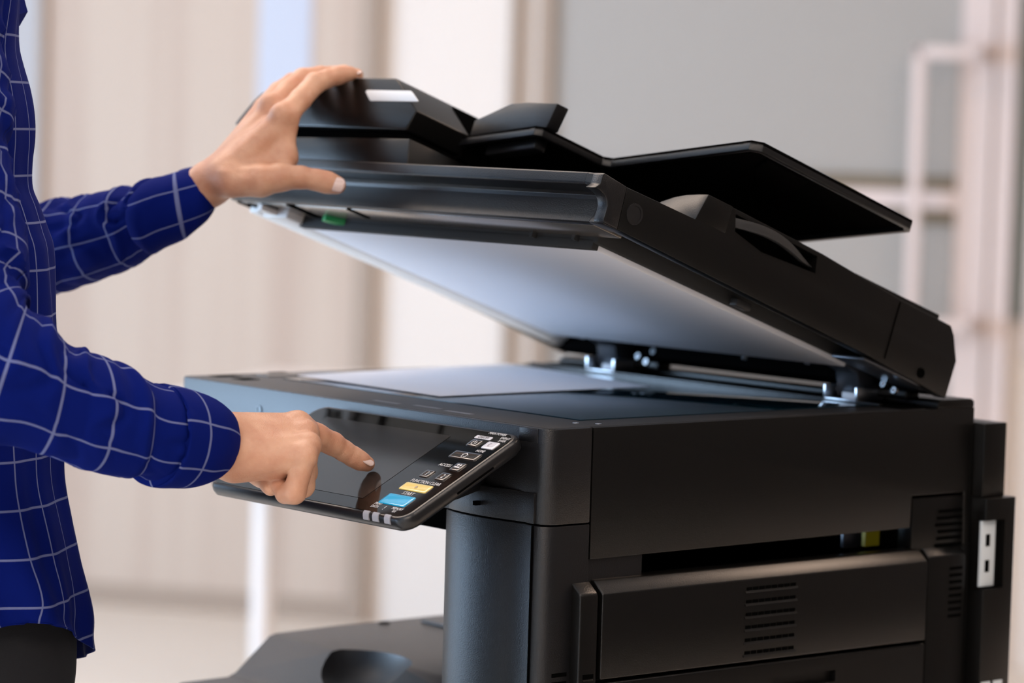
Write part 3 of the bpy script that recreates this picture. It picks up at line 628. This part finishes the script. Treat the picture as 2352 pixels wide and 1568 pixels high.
def hand_left(P):
    J = lambda p: A3(p)
    d = chain(P, [(J((0.0847,-0.1024,0.1635)), .0240), (J((0.1154,-0.0725,0.1862)), .0205), (J((0.1331,-0.0592,0.1997)), .0200), (J((0.1516,-0.0516,0.2093)), .0195)], .01)
    d = smin(d, seg_d(P, J((0.1235,-0.0571,0.2100)), J((0.1266,-0.0500,0.2128)), .0105, .0115), .010)
    mc = ((J((0.1566,-0.0551,0.2090)), .0170, J((0.1792,-0.0029,0.2676)), .0125), (J((0.1451,-0.0498,0.2125)), .0165, J((0.1528,0.0026,0.2766)), .0125), (J((0.1328,-0.0440,0.2139)), .0160, J((0.1297,0.0075,0.2747)), .0118), (J((0.1239,-0.0390,0.2137)), .0150, J((0.1103,0.0129,0.2646)), .0110))
    for a, ra, b, rb in mc: d = smin(d, seg_d(P, a, b, ra, rb), .009)
    d = smin(d, seg_d(P, J((0.1592,-0.0316,0.2242)), J((0.1695,-0.0034,0.2547)), .017, .013), .010)
    d = smin(d, seg_d(P, J((0.1763,-0.0278,0.2142)), J((0.1871,-0.0069,0.2296)), .0140, .0100), .010)
    d = smin(d, seg_d(P, J((0.1870,-0.0073,0.2274)), J((0.1801,-0.0032,0.2549)), .0098, .0095), .012)
    thb = chain(P, [(J((0.1694,-0.0560,0.2039)), .0150), (J((0.1901,-0.0373,0.2060)), .0150), (J((0.2019,-0.0226,0.2100)), .0132), (J((0.2116,-0.0063,0.2104)), .0105), (J((0.2196,0.0077,0.2083)), .0098), (J((0.2246,0.0167,0.2061)), .0100), (J((0.2291,0.0249,0.2038)), .0088)], .005)
    d = smin(d, thb, .009)
    idx_ = chain(P, [(J((0.1790,-0.0028,0.2693)), .0122), (J((0.1727,0.0196,0.2859)), .0108), (J((0.1662,0.0417,0.3023)), .0106), (J((0.1649,0.0564,0.3070)), .0092), (J((0.1635,0.0707,0.3105)), .0090), (J((0.1649,0.0852,0.3131)), .0074)], .003)
    d = smin(d, idx_, .006)
    mid = chain(P, [(J((0.1527,0.0026,0.2779)), .0120), (J((0.1432,0.0258,0.2943)), .0106), (J((0.1362,0.0485,0.3065)), .0106), (J((0.1346,0.0705,0.3107)), .0092), (J((0.1369,0.0985,0.3129)), .0088), (J((0.1400,0.1115,0.3120)), .0072)], .003)
    d = smin(d, mid, .0028)
    ring = chain(P, [(J((0.1279,0.0087,0.2764)), .0112), (J((0.1176,0.0324,0.2925)), .0102), (J((0.1094,0.0551,0.3026)), .0098), (J((0.1051,0.0894,0.3058)), .0088), (J((0.1071,0.1154,0.3071)), .0080)], .003)
    d = smin(d, ring, .0025)
    pin = chain(P, [(J((0.1078,0.0147,0.2659)), .0105), (J((0.0969,0.0378,0.2819)), .0088), (J((0.0898,0.0587,0.2929)), .0084), (J((0.0892,0.0850,0.2972)), .0075)], .003)
    d = smin(d, pin, .0025)
    for kn, r in (((0.1828,-0.0107,0.2708), .0100), ((0.1534,-0.0042,0.2799), .0100)): d = smin(d, np.linalg.norm(P - J(kn), axis=-1) - r, .008)
    for a, b, dep, w in ((J((0.1775,-0.0597,0.2243)), J((0.1952,-0.0261,0.2652)), .0008, .0045), (J((0.1916,-0.0564,0.2143)), J((0.1940,-0.0209,0.2548)), .0006, .0040), (J((0.1688,-0.0712,0.2146)), J((0.1890,-0.0570,0.2079)), .0008, .004)):
        q = seg_d(P, a, b, 0, 0); d -= dep * np.exp(-(q / w) ** 2)
    for a, b, dep, w in ((J((0.1839,-0.0612,0.2119)), J((0.1926,-0.0521,0.2144)), .0012, .0050), (J((0.2272,-0.0011,0.2156)), J((0.2280,-0.0014,0.2039)), .0005, .0012), (J((0.1805,0.0378,0.2963)), J((0.1818,0.0399,0.3002)), .0010, .0016)):
        q = seg_d(P, a, b, 0, 0); d += dep * np.exp(-(q / w) ** 2)
    return d
def body_coarse(P):
    d = None
    def ad(q, k=.03):
        nonlocal d; d = q if d is None else smin(d, q, k)
    J = lambda x, y, z: np.array((x, y, z))
    for e in (-.055, .055):
        ad(chain(P, [(J(.126 + e, -.386, .93), .100), (J(.108 + e, -.388, 1.08), .092), (J(.085 + e, -.390, 1.26), .090), (J(.070 + e * .6, -.395, 1.37), .062)], .05), .04)
    for s in (-1, 1):
        ad(chain(P, [(J(.135 + s * .085, -.38, .90), .088), (J(.135 + s * .11, -.375, .50), .056), (J(.135 + s * .112, -.405, .30), .050), (J(.135 + s * .112, -.42, .09), .034)], .03))
        ad(seg_d(P, J(.135 + s * .115, -.43, .05), J(.135 + s * .122, -.28, .036), .034, .028), .03)
    cx, cy = .07, -.40
    # neck and head, bent a little towards the copier
    ad(seg_d(P, J(cx - .02, cy - .02, 1.42), J(cx - .01, cy + .02, 1.53), .058, .052), .05)
    ad(seg_d(P, J(cx - .01, cy + .035, 1.66), J(cx - .01, cy + .01, 1.68), .086, .090), .04)
    ad(seg_d(P, J(cx - .01, cy + .075, 1.585), J(cx - .01, cy + .06, 1.64), .044, .062), .03)
    ad(seg_d(P, J(cx - .01, cy + .125, 1.66), J(cx - .01, cy + .142, 1.628), .008, .013), .012)
    ad(seg_d(P, J(cx - .030, cy + .112, 1.590), J(cx + .010, cy + .112, 1.590), .008, .008), .008)
    for s in (-1, 1):
        ad(seg_d(P, J(cx - .01 + s * .088, cy + .005, 1.67), J(cx - .01 + s * .086, cy + .01, 1.62), .013, .010), .008)
        q = np.linalg.norm(P - J(cx - .01 + s * .032, cy + .130, 1.655), axis=-1) - .016; d = np.maximum(d, -q)
        d = np.minimum(d, np.linalg.norm(P - J(cx - .01 + s * .032, cy + .106, 1.655), axis=-1) - .0135)
    # upper arms and forearms inside the sleeves
    ra = [J(.245, -.408, 1.43), A3((0.2707,-0.4241,0.3044)), A3((0.3606,-0.4623,0.0885)), A3((0.4121,-0.4025,0.0277)), A3((0.4348,-0.3079,0.0010))]
    la = [J(-.115, -.368, 1.41), J(-.130, -.285, 1.318), J(-.117, -.190, 1.196), A3((-0.0295,-0.1461,0.1280)), A3((0.0847,-0.1024,0.1635))]
    for pts in (ra, la):
        ad(chain(P, [(pts[0], .034), (pts[1], .031), (pts[2], .024), (pts[3], .028), (pts[4], .023)], .02), .03)
    return d
def bounds(pts, m):
    a = np.array([A3(p) for p in pts]); return a.min(0) - m, a.max(0) + m
lo, hi = bounds([(0.4379,-0.2966,-0.0010), (0.4450,-0.0937,-0.0401), (0.4377,-0.1634,0.0032), (0.4752,-0.1885,-0.0648), (0.4044,-0.1618,-0.0469)], .034)
V1, Q1 = surface_net(hand_right, lo, hi, .00115)
lo, hi = bounds([(0.0847,-0.1024,0.1635), (0.1396,0.1117,0.3177), (0.2291,0.0249,0.2038), (0.0592,0.0481,0.2888), (0.1951,-0.0408,0.2041)], .034)
V2, Q2 = surface_net(hand_left, lo, hi, .0013)
V3, Q3 = surface_net(body_coarse, (-.32, -.72, -.005), (.50, .05, 1.80), .011)
V = np.concatenate([V1, V2, V3]); Q = np.concatenate([Q1, Q2 + len(V1), Q3 + len(V1) + len(V2)])
me = bpy.data.meshes.new('person'); me.from_pydata(V.tolist(), [], Q.tolist()); me.shade_smooth(); me.materials.append(MAT['skin'])
person = bpy.data.objects.new('person', me); C.objects.link(person)
tag(person, 'person in a blue windowpane check shirt lifting the copier lid and touching its screen', 'person')
def pbuild(mb, name, m, parent=None, **k): return mb.build(name, m, parent or person, **k)

# nails
def nail(center, along, normal, w, l, r):
    c = Vector(center); t = Vector(along).normalized(); n = Vector(normal); n = (n - t * n.dot(t)).normalized(); s = t.cross(n)
    mb = MB(); rows = []; NU, NV = 10, 8
    for j in range(NV + 1):
        v = j / NV; ww = w * (1 - .25 * (2 * v - 1) ** 4) * (1 if v < .8 else 1 - .5 * (v - .8) / .2 * ((v - .8) / .2))
        rows.append([c + t * (l * (v - .5)) + s * (r * math.sin(a)) + n * (r * math.cos(a) - r - .0010 * max(0, v - .6) ** 2 * 4) for a in [((i / NU) - .5) * 2 * math.asin(min(.95, ww / 2 / r)) for i in range(NU + 1)]])
    mb.loft(rows, closed=False, caps=False); o = pbuild(mb, 'fingernail', MAT['nail'])
    sm = o.modifiers.new('s', 'SOLIDIFY'); sm.thickness = .0005; sm.offset = -1
    return o
a_, b_ = Vector((0.4433,-0.1000,-0.0364)), Vector((0.4457,-0.0928,-0.0404))
nail(A3((0.4506,-0.0962,-0.0347)), (b_ - a_), Vector(Uv) * .85 + Vector(Rv) * .55 - Vector(Fv) * .35, .0118, .0135, .0070)
nail(A3((0.2379,0.0184,0.2053)), Vector((0.2336,0.0301,0.2023)) - Vector((0.2252,0.0204,0.2053)), -Vector(Fv) + Vector(Uv) * .15, .0145, .0150, .0095)
nail(A3((0.1440,0.1106,0.3164)), Vector((.8, .5, 0)), Vector((0, -.2, 1)), .010, .010, .007)

# shirt
def catmull(rows, n):
    rows = np.array(rows, float); m = len(rows); out = []
    for k in range(n + 1):
        x = (m - 1) * k / n; i = min(int(x), m - 2); t = x - i
        p0, p1, p2, p3 = rows[max(i - 1, 0)], rows[i], rows[i + 1], rows[min(i + 2, m - 1)]
        out.append(.5 * ((2 * p1) + (-p0 + p2) * t + (2 * p0 - 5 * p1 + 4 * p2 - p3) * t * t + (-p0 + 3 * p1 - 3 * p2 + p3) * t ** 3))
    return np.array(out)
def sleeve(name, pairs, nl, nr, fold, parent, flat=.92, seed=0, u0=0, v0=0, circ=.30, close=False, bulge=0, mid=0):
    A = catmull([A3(p[0]) for p in pairs], nl); B = catmull([A3(p[1]) for p in pairs], nl)
    Cn = (A + B) / 2; up = (B - A) / 2; L = 0; rings = []; uvs = []
    for i in range(nl + 1):
        t = Cn[min(i + 2, nl)] - Cn[max(i - 2, 0)]; t /= np.linalg.norm(t)
        if i: L += np.linalg.norm(Cn[i] - Cn[i - 1])
        R_ = np.linalg.norm(up[i]); sd = np.cross(t, up[i]); sd = sd / np.linalg.norm(sd) * R_ * flat
        if sd @ VDIR > 0: sd = -sd
        row = []
        for k in range(nr + 1):
            ph = 2 * math.pi * k / nr; dr = up[i] * math.cos(ph) + sd * math.sin(ph)
            q = Vector((math.cos(ph) * 1.3 + seed, math.sin(ph) * 1.3, L * 16)); nz = noise.noise(q)
            f = fold * (.8 * math.sin(2 * math.pi * L / .052 + 2.4 * math.sin(ph + seed) + 2.5 * nz) * (.55 + .45 * math.sin(ph * 1 + 5 * L / .1 + seed)) + 1.1 * nz) * math.sin(math.pi * min(1, max(0, .12 + k / nr * 0 + .88)))
            pass
            cr = max(0, math.sin(2 * math.pi * (L / .041 + .09 * math.sin(ph * 2 + seed) + .6 * nz))) ** 2 - max(0, math.sin(2 * math.pi * (L / .067 - .22 * math.sin(ph) + 1.3 * nz + seed))) ** 3
            f += fold * .9 * cr * (.35 + .65 * max(0, math.cos(ph - .5)))
            f = max(f, -.0045)
            row.append(Vector(Cn[i] + dr * (1 + f / R_ * (1 - .30 * abs(math.cos(ph))))))
            uvs.append((u0 + circ * k / nr, v0 + L))
        rings.append(row)
    mb = MB(); mb.loft(rings, closed=False, caps=False, uvs=uvs)
    o = pbuild(mb, name, MAT['shirt'], parent, uv=True, sharp=80)
    sm = o.modifiers.new('s', 'SOLIDIFY'); sm.thickness = .0012; sm.offset = -1
    return o, rings
SIL = [((0.1641,-0.2762,0.3928), .19, .105), ((0.1648,-0.2780,0.3688), .197, .11), ((0.1657,-0.2814,0.3288), .20, .118), ((0.1687,-0.2800,0.3089), .20, .122), ((0.1739,-0.2762,0.2859), .20, .126), ((0.1779,-0.2739,0.2632), .20, .128), ((0.1798,-0.2741,0.2412), .198, .130), ((0.1800,-0.2761,0.2200), .196, .130), ((0.1816,-0.2766,0.1985), .194, .130), ((0.1867,-0.2724,0.1815), .192, .131), ((0.1923,-0.2680,0.1601), .19, .134), ((0.1967,-0.2647,0.1419), .19, .136),
       ((0.2012,-0.2641,0.0984), .19, .137), ((0.2046,-0.2644,0.0581), .19, .137), ((0.2081,-0.2647,0.0182), .19, .137), ((0.2115,-0.2650,-0.0217), .19, .138), ((0.2147,-0.2649,-0.0556), .192, .138), ((0.2179,-0.2635,-0.0775), .194, .140), ((0.2228,-0.2604,-0.1034), .195, .142), ((0.2277,-0.2577,-0.1312), .196, .143), ((0.2316,-0.2558,-0.1570), .197, .144), ((0.2364,-0.2530,-0.1837), .198, .145), ((0.2400,-0.2514,-0.2088), .198, .146), ((0.2411,-0.2525,-0.2307), .198, .146), ((0.2435,-0.2514,-0.2467), .198, .147)]
rr = np.array([Rv.x, Rv.y]); rr /= np.linalg.norm(rr)
prof = []
for p, a, b in SIL:
    sup = math.sqrt((a * rr[0]) ** 2 + (b * rr[1]) ** 2); prof.append((p[0] - rr[0] * sup, p[1] - rr[1] * sup, p[2] + H, a, b))
prof = catmull(prof, 110)
tops = []
p0 = prof[0]
for k, (dz, fa, fb) in enumerate(((.060, .30, .48), (.052, .42, .60), (.040, .62, .76), (.026, .80, .88), (.012, .93, .96))):
    tops.append((p0[0] - .0, p0[1] - .005 * (5 - k), p0[2] + dz, p0[3] * fa, p0[4] * fb))
prof = np.concatenate([np.array(tops), prof])
rings = []; uvs = []; NR = 220
for i, (cx, cy, z, a, b) in enumerate(prof):
    row = []; low = max(0, (i - 60) / (len(prof) - 60))
    for k in range(NR + 1):
        ph = 2 * math.pi * k / NR - math.pi / 2        # 0 = right side of the body, pi/2 = front
        f = .0035 * math.sin(ph * 9 + 3 * noise.noise(Vector((ph, z * 6, 0))) + z * 14) * (.25 + low) + .007 * noise.noise(Vector((math.cos(ph) * 2.5, math.sin(ph) * 2.5, z * 7)))
        f += .0022 * math.sin(ph * 17 + 5 * noise.noise(Vector((ph * 2, z * 5, 3)))) * (.2 + low)
        side = abs(math.cos(ph)); e = 1 - .0 * side
        zz = z
        hem = .072 * (math.cos(ph) ** 2) ** 1.1
        if low > 0: zz = z + hem * low ** 2
        fr_ = math.exp(-((ph - math.pi / 2) / .035) ** 2) * .0012
        row.append(Vector((cx + (a + f) * math.cos(ph), cy + (b + f + fr_) * math.sin(ph), zz)))
        uvs.append((ph * .168 + .003 + .004 * noise.noise(Vector((ph, z * 9, 7))), zz + .0065))
    rings.append(row)
shirt = pbuild(MB().loft(rings, closed=False, caps=False, uvs=uvs), 'shirt', MAT['shirt'], uv=True, sharp=80)
sm = shirt.modifiers.new('s', 'SOLIDIFY'); sm.thickness = .0015; sm.offset = -1
RV3 = (.64, .77, 0); PV3 = (0, .75, .65)
def rp(c, rad, ax): return tuple(tuple(c[i] + sg * ax[i] * rad - (H if i == 2 else 0) for i in range(3)) for sg in (-1, 1))
RP = [rp((.236, -.40, 1.470), .008, RV3), rp((.246, -.405, 1.461), .030, RV3), rp((.254, -.412, 1.436), .044, RV3), ((0.2296,-0.4525,0.3522), (0.2871,-0.3841,0.3473)), ((0.2407,-0.4603,0.3030), (0.3021,-0.3868,0.3020)), ((0.2572,-0.4693,0.2543), (0.3218,-0.3912,0.2606)), ((0.2732,-0.4781,0.2135), (0.3329,-0.4038,0.2385)), ((0.2894,-0.4874,0.1658), (0.3572,-0.4042,0.1837)), ((0.3120,-0.4968,0.1190), (0.3825,-0.4099,0.1405)), ((0.3373,-0.5035,0.0657), (0.3950,-0.4280,0.1249)), ((0.3676,-0.4887,0.0130), (0.4095,-0.4272,0.1159)), ((0.3925,-0.4613,-0.0095), (0.4094,-0.4286,0.1050)),
      ((0.4066,-0.4371,-0.0125), (0.4164,-0.4134,0.0957)), ((0.4170,-0.4129,-0.0203), (0.4210,-0.3975,0.0760)), ((0.4222,-0.3948,-0.0268), (0.4218,-0.3847,0.0695)), ((0.4269,-0.3805,-0.0322), (0.4240,-0.3732,0.0661)), ((0.4293,-0.3656,-0.0371), (0.4257,-0.3591,0.0614)), ((0.4325,-0.3528,-0.0404), (0.4270,-0.3489,0.0546)), ((0.4342,-0.3416,-0.0426), (0.4287,-0.3378,0.0515)), ((0.4349,-0.3326,-0.0397), (0.4311,-0.3278,0.0447)), ((0.4364,-0.3233,-0.0437), (0.4345,-0.3166,0.0387)), ((0.4372,-0.3101,-0.0451), (0.4356,-0.3031,0.0350)), ((0.4344,-0.2973,-0.0408), (0.4342,-0.2904,0.0243))]
rs_, _ = sleeve('sleeve', RP, 130, 96, .0062, shirt, seed=1.7, v0=.008)
RC = [((0.4390,-0.3229,-0.0397), (0.4391,-0.3151,0.0308)), ((0.4368,-0.3186,-0.0477), (0.4374,-0.3087,0.0364)), ((0.4358,-0.3153,-0.0494), (0.4365,-0.3051,0.0366)), ((0.4354,-0.3004,-0.0510), (0.4357,-0.2907,0.0342)), ((0.4321,-0.2825,-0.0520), (0.4347,-0.2706,0.0286)), ((0.4282,-0.2682,-0.0501), (0.4321,-0.2556,0.0229)), ((0.4235,-0.2579,-0.0477), (0.4295,-0.2437,0.0162))]
rc_, crings = sleeve('cuff', RC, 30, 80, .0008, shirt, seed=4, u0=.012, v0=.030, circ=.27)
LP = [rp((-.103, -.382, 1.458), .008, PV3), rp((-.110, -.376, 1.450), .030, PV3), rp((-.120, -.360, 1.420), .042, PV3), rp((-.128, -.312, 1.352), .045, PV3), rp((-.130, -.255, 1.285), .045, PV3), ((-0.1185,-0.1860,0.0950), (-0.1165,-0.1739,0.1835)), ((-0.0755,-0.1679,0.0753), (-0.0830,-0.1656,0.1782)), ((-0.0331,-0.1529,0.0786), (-0.0357,-0.1454,0.1753)), ((-0.0039,-0.1382,0.0880), (-0.0130,-0.1391,0.1788)), ((0.0211,-0.1291,0.0968), (0.0148,-0.1271,0.1829)), ((0.0510,-0.1138,0.1083), (0.0371,-0.1216,0.1898)), ((0.0790,-0.1038,0.1205), (0.0687,-0.1080,0.1949)), ((0.0954,-0.0985,0.1320), (0.0890,-0.0986,0.2021)), ((0.1037,-0.0896,0.1443), (0.0962,-0.0926,0.1985))]
sleeve('sleeve', LP, 110, 80, .0055, shirt, seed=7.1, v0=.012, u0=.02)
LC = [((0.0927,-0.0993,0.1327), (0.0834,-0.1034,0.1967)), ((0.0957,-0.0976,0.1303), (0.0856,-0.1019,0.2015)), ((0.1045,-0.0894,0.1375), (0.0941,-0.0944,0.2057)), ((0.1178,-0.0756,0.1462), (0.1063,-0.0823,0.2109)), ((0.1202,-0.0672,0.1544), (0.1085,-0.0747,0.2140)), ((0.1175,-0.0569,0.1629), (0.1055,-0.0656,0.2154))]
sleeve('cuff', LC, 28, 80, .0008, shirt, flat=1.08, seed=9, u0=.014, v0=.026, circ=.26)
# cuff button, collar
bt = Vector(A3((0.4560,-0.3060,-0.0354))); ax = -Vector(Fv) - Vector(Uv) * .55
MB().disc(bt, ax, .0056, .0026, 24, .0042).build('cuff_button', MAT['button'], shirt)
mb = MB()
cpt = [Vector(A3((0.1707,-0.2877,0.3579))), Vector(A3((0.1574,-0.3013,0.3797)))]
p0 = prof[5]
mb.loft([[Vector((p0[0] + .0 + (.085 + .012 * j) * math.cos(t), p0[1] + (.075 + .012 * j) * math.sin(t), p0[2] + .075 - .022 * j + (-.025 * math.sin(t) if j else 0))) for t in [2 * math.pi * k / 40 for k in range(40)]] for j in range(3)], caps=False)
o = pbuild(mb, 'collar', MAT['shirt'], shirt); sm = o.modifiers.new('s', 'SOLIDIFY'); sm.thickness = .002
mb = MB(); mb.add([A3((0.1916,-0.3218,0.3899)), A3((0.1637,-0.2933,0.3839)), A3((0.1615,-0.2832,0.3578)), A3((0.1576,-0.2893,0.3444)), A3((0.1950,-0.3220,0.3507))], [(0, 1, 2, 3, 4)])
o = pbuild(mb, 'collar_point', MAT['shirt'], shirt, smooth=False); sm = o.modifiers.new('s', 'SOLIDIFY'); sm.thickness = .002
# trousers, shoes, hair
JX, JY = float(prof[-1][0]), float(prof[-1][1])
def jeans(P):
    J = lambda x, y, z: np.array((x, y, z)); cx, cy = JX, JY + .004; d = None
    for s in (-1, 1):
        q = chain(P, [(J(cx + s * .078, cy, .80), .106), (J(cx + s * .11, cy + .005, .50), .078), (J(cx + s * .112, cy - .025, .12), .070)], .03); d = q if d is None else smin(d, q, .04)
    d = smin(d, chain(P, [(J(cx - .066, cy - .004, .87), .118), (J(cx + .056, cy - .004, .87), .118)], .02), .04)
    return np.maximum(d, np.maximum(P[..., 2] - .895, .075 - P[..., 2]))
V, Q = surface_net(jeans, (JX - .30, JY - .22, .05), (JX + .30, JY + .22, 1.02), .009)
mb = MB().add([tuple(v) for v in V], [tuple(q) for q in Q.tolist()]); pbuild(mb, 'trousers', MAT['denim'], sharp=80)
for s in (-1, 1):
    x = JX + s * .118
    def shoe(P, x=x):
        d = chain(P, [(np.array((x, -.445, .048)), .046), (np.array((x, -.35, .046)), .047), (np.array((x, -.23, .036)), .040)], .03); d = smin(d, seg_d(P, np.array((x, -.43, .06)), np.array((x, -.425, .10)), .045, .046), .03)
        return np.maximum(d, .003 - P[..., 2])
    V, Q = surface_net(shoe, (x - .07, -.51, -.01), (x + .07, -.16, .16), .006)
    pbuild(MB().add([tuple(v) for v in V], [tuple(q) for q in Q.tolist()]), 'shoe', MAT['shoe'], sharp=80)
def hairf(P):
    J = lambda x, y, z: np.array((x, y, z)); cx, cy = .06, -.40
    d = seg_d(P, J(cx, cy + .02, 1.675), J(cx, cy - .005, 1.70), .098, .099)
    d = smin(d, seg_d(P, J(cx, cy - .03, 1.66), J(cx, cy - .04, 1.60), .085, .06), .03)
    return np.maximum(d, np.minimum(1.695 - P[..., 2] + (P[..., 1] - cy) * .2, (P[..., 1] - cy) + .0 - (P[..., 2] - 1.62) * .4))
V, Q = surface_net(hairf, (-.06, -.58, 1.5), (.22, -.22, 1.83), .006)
pbuild(MB().add([tuple(v) for v in V], [tuple(q) for q in Q.tolist()]), 'hair', MAT['hair'], sharp=80)
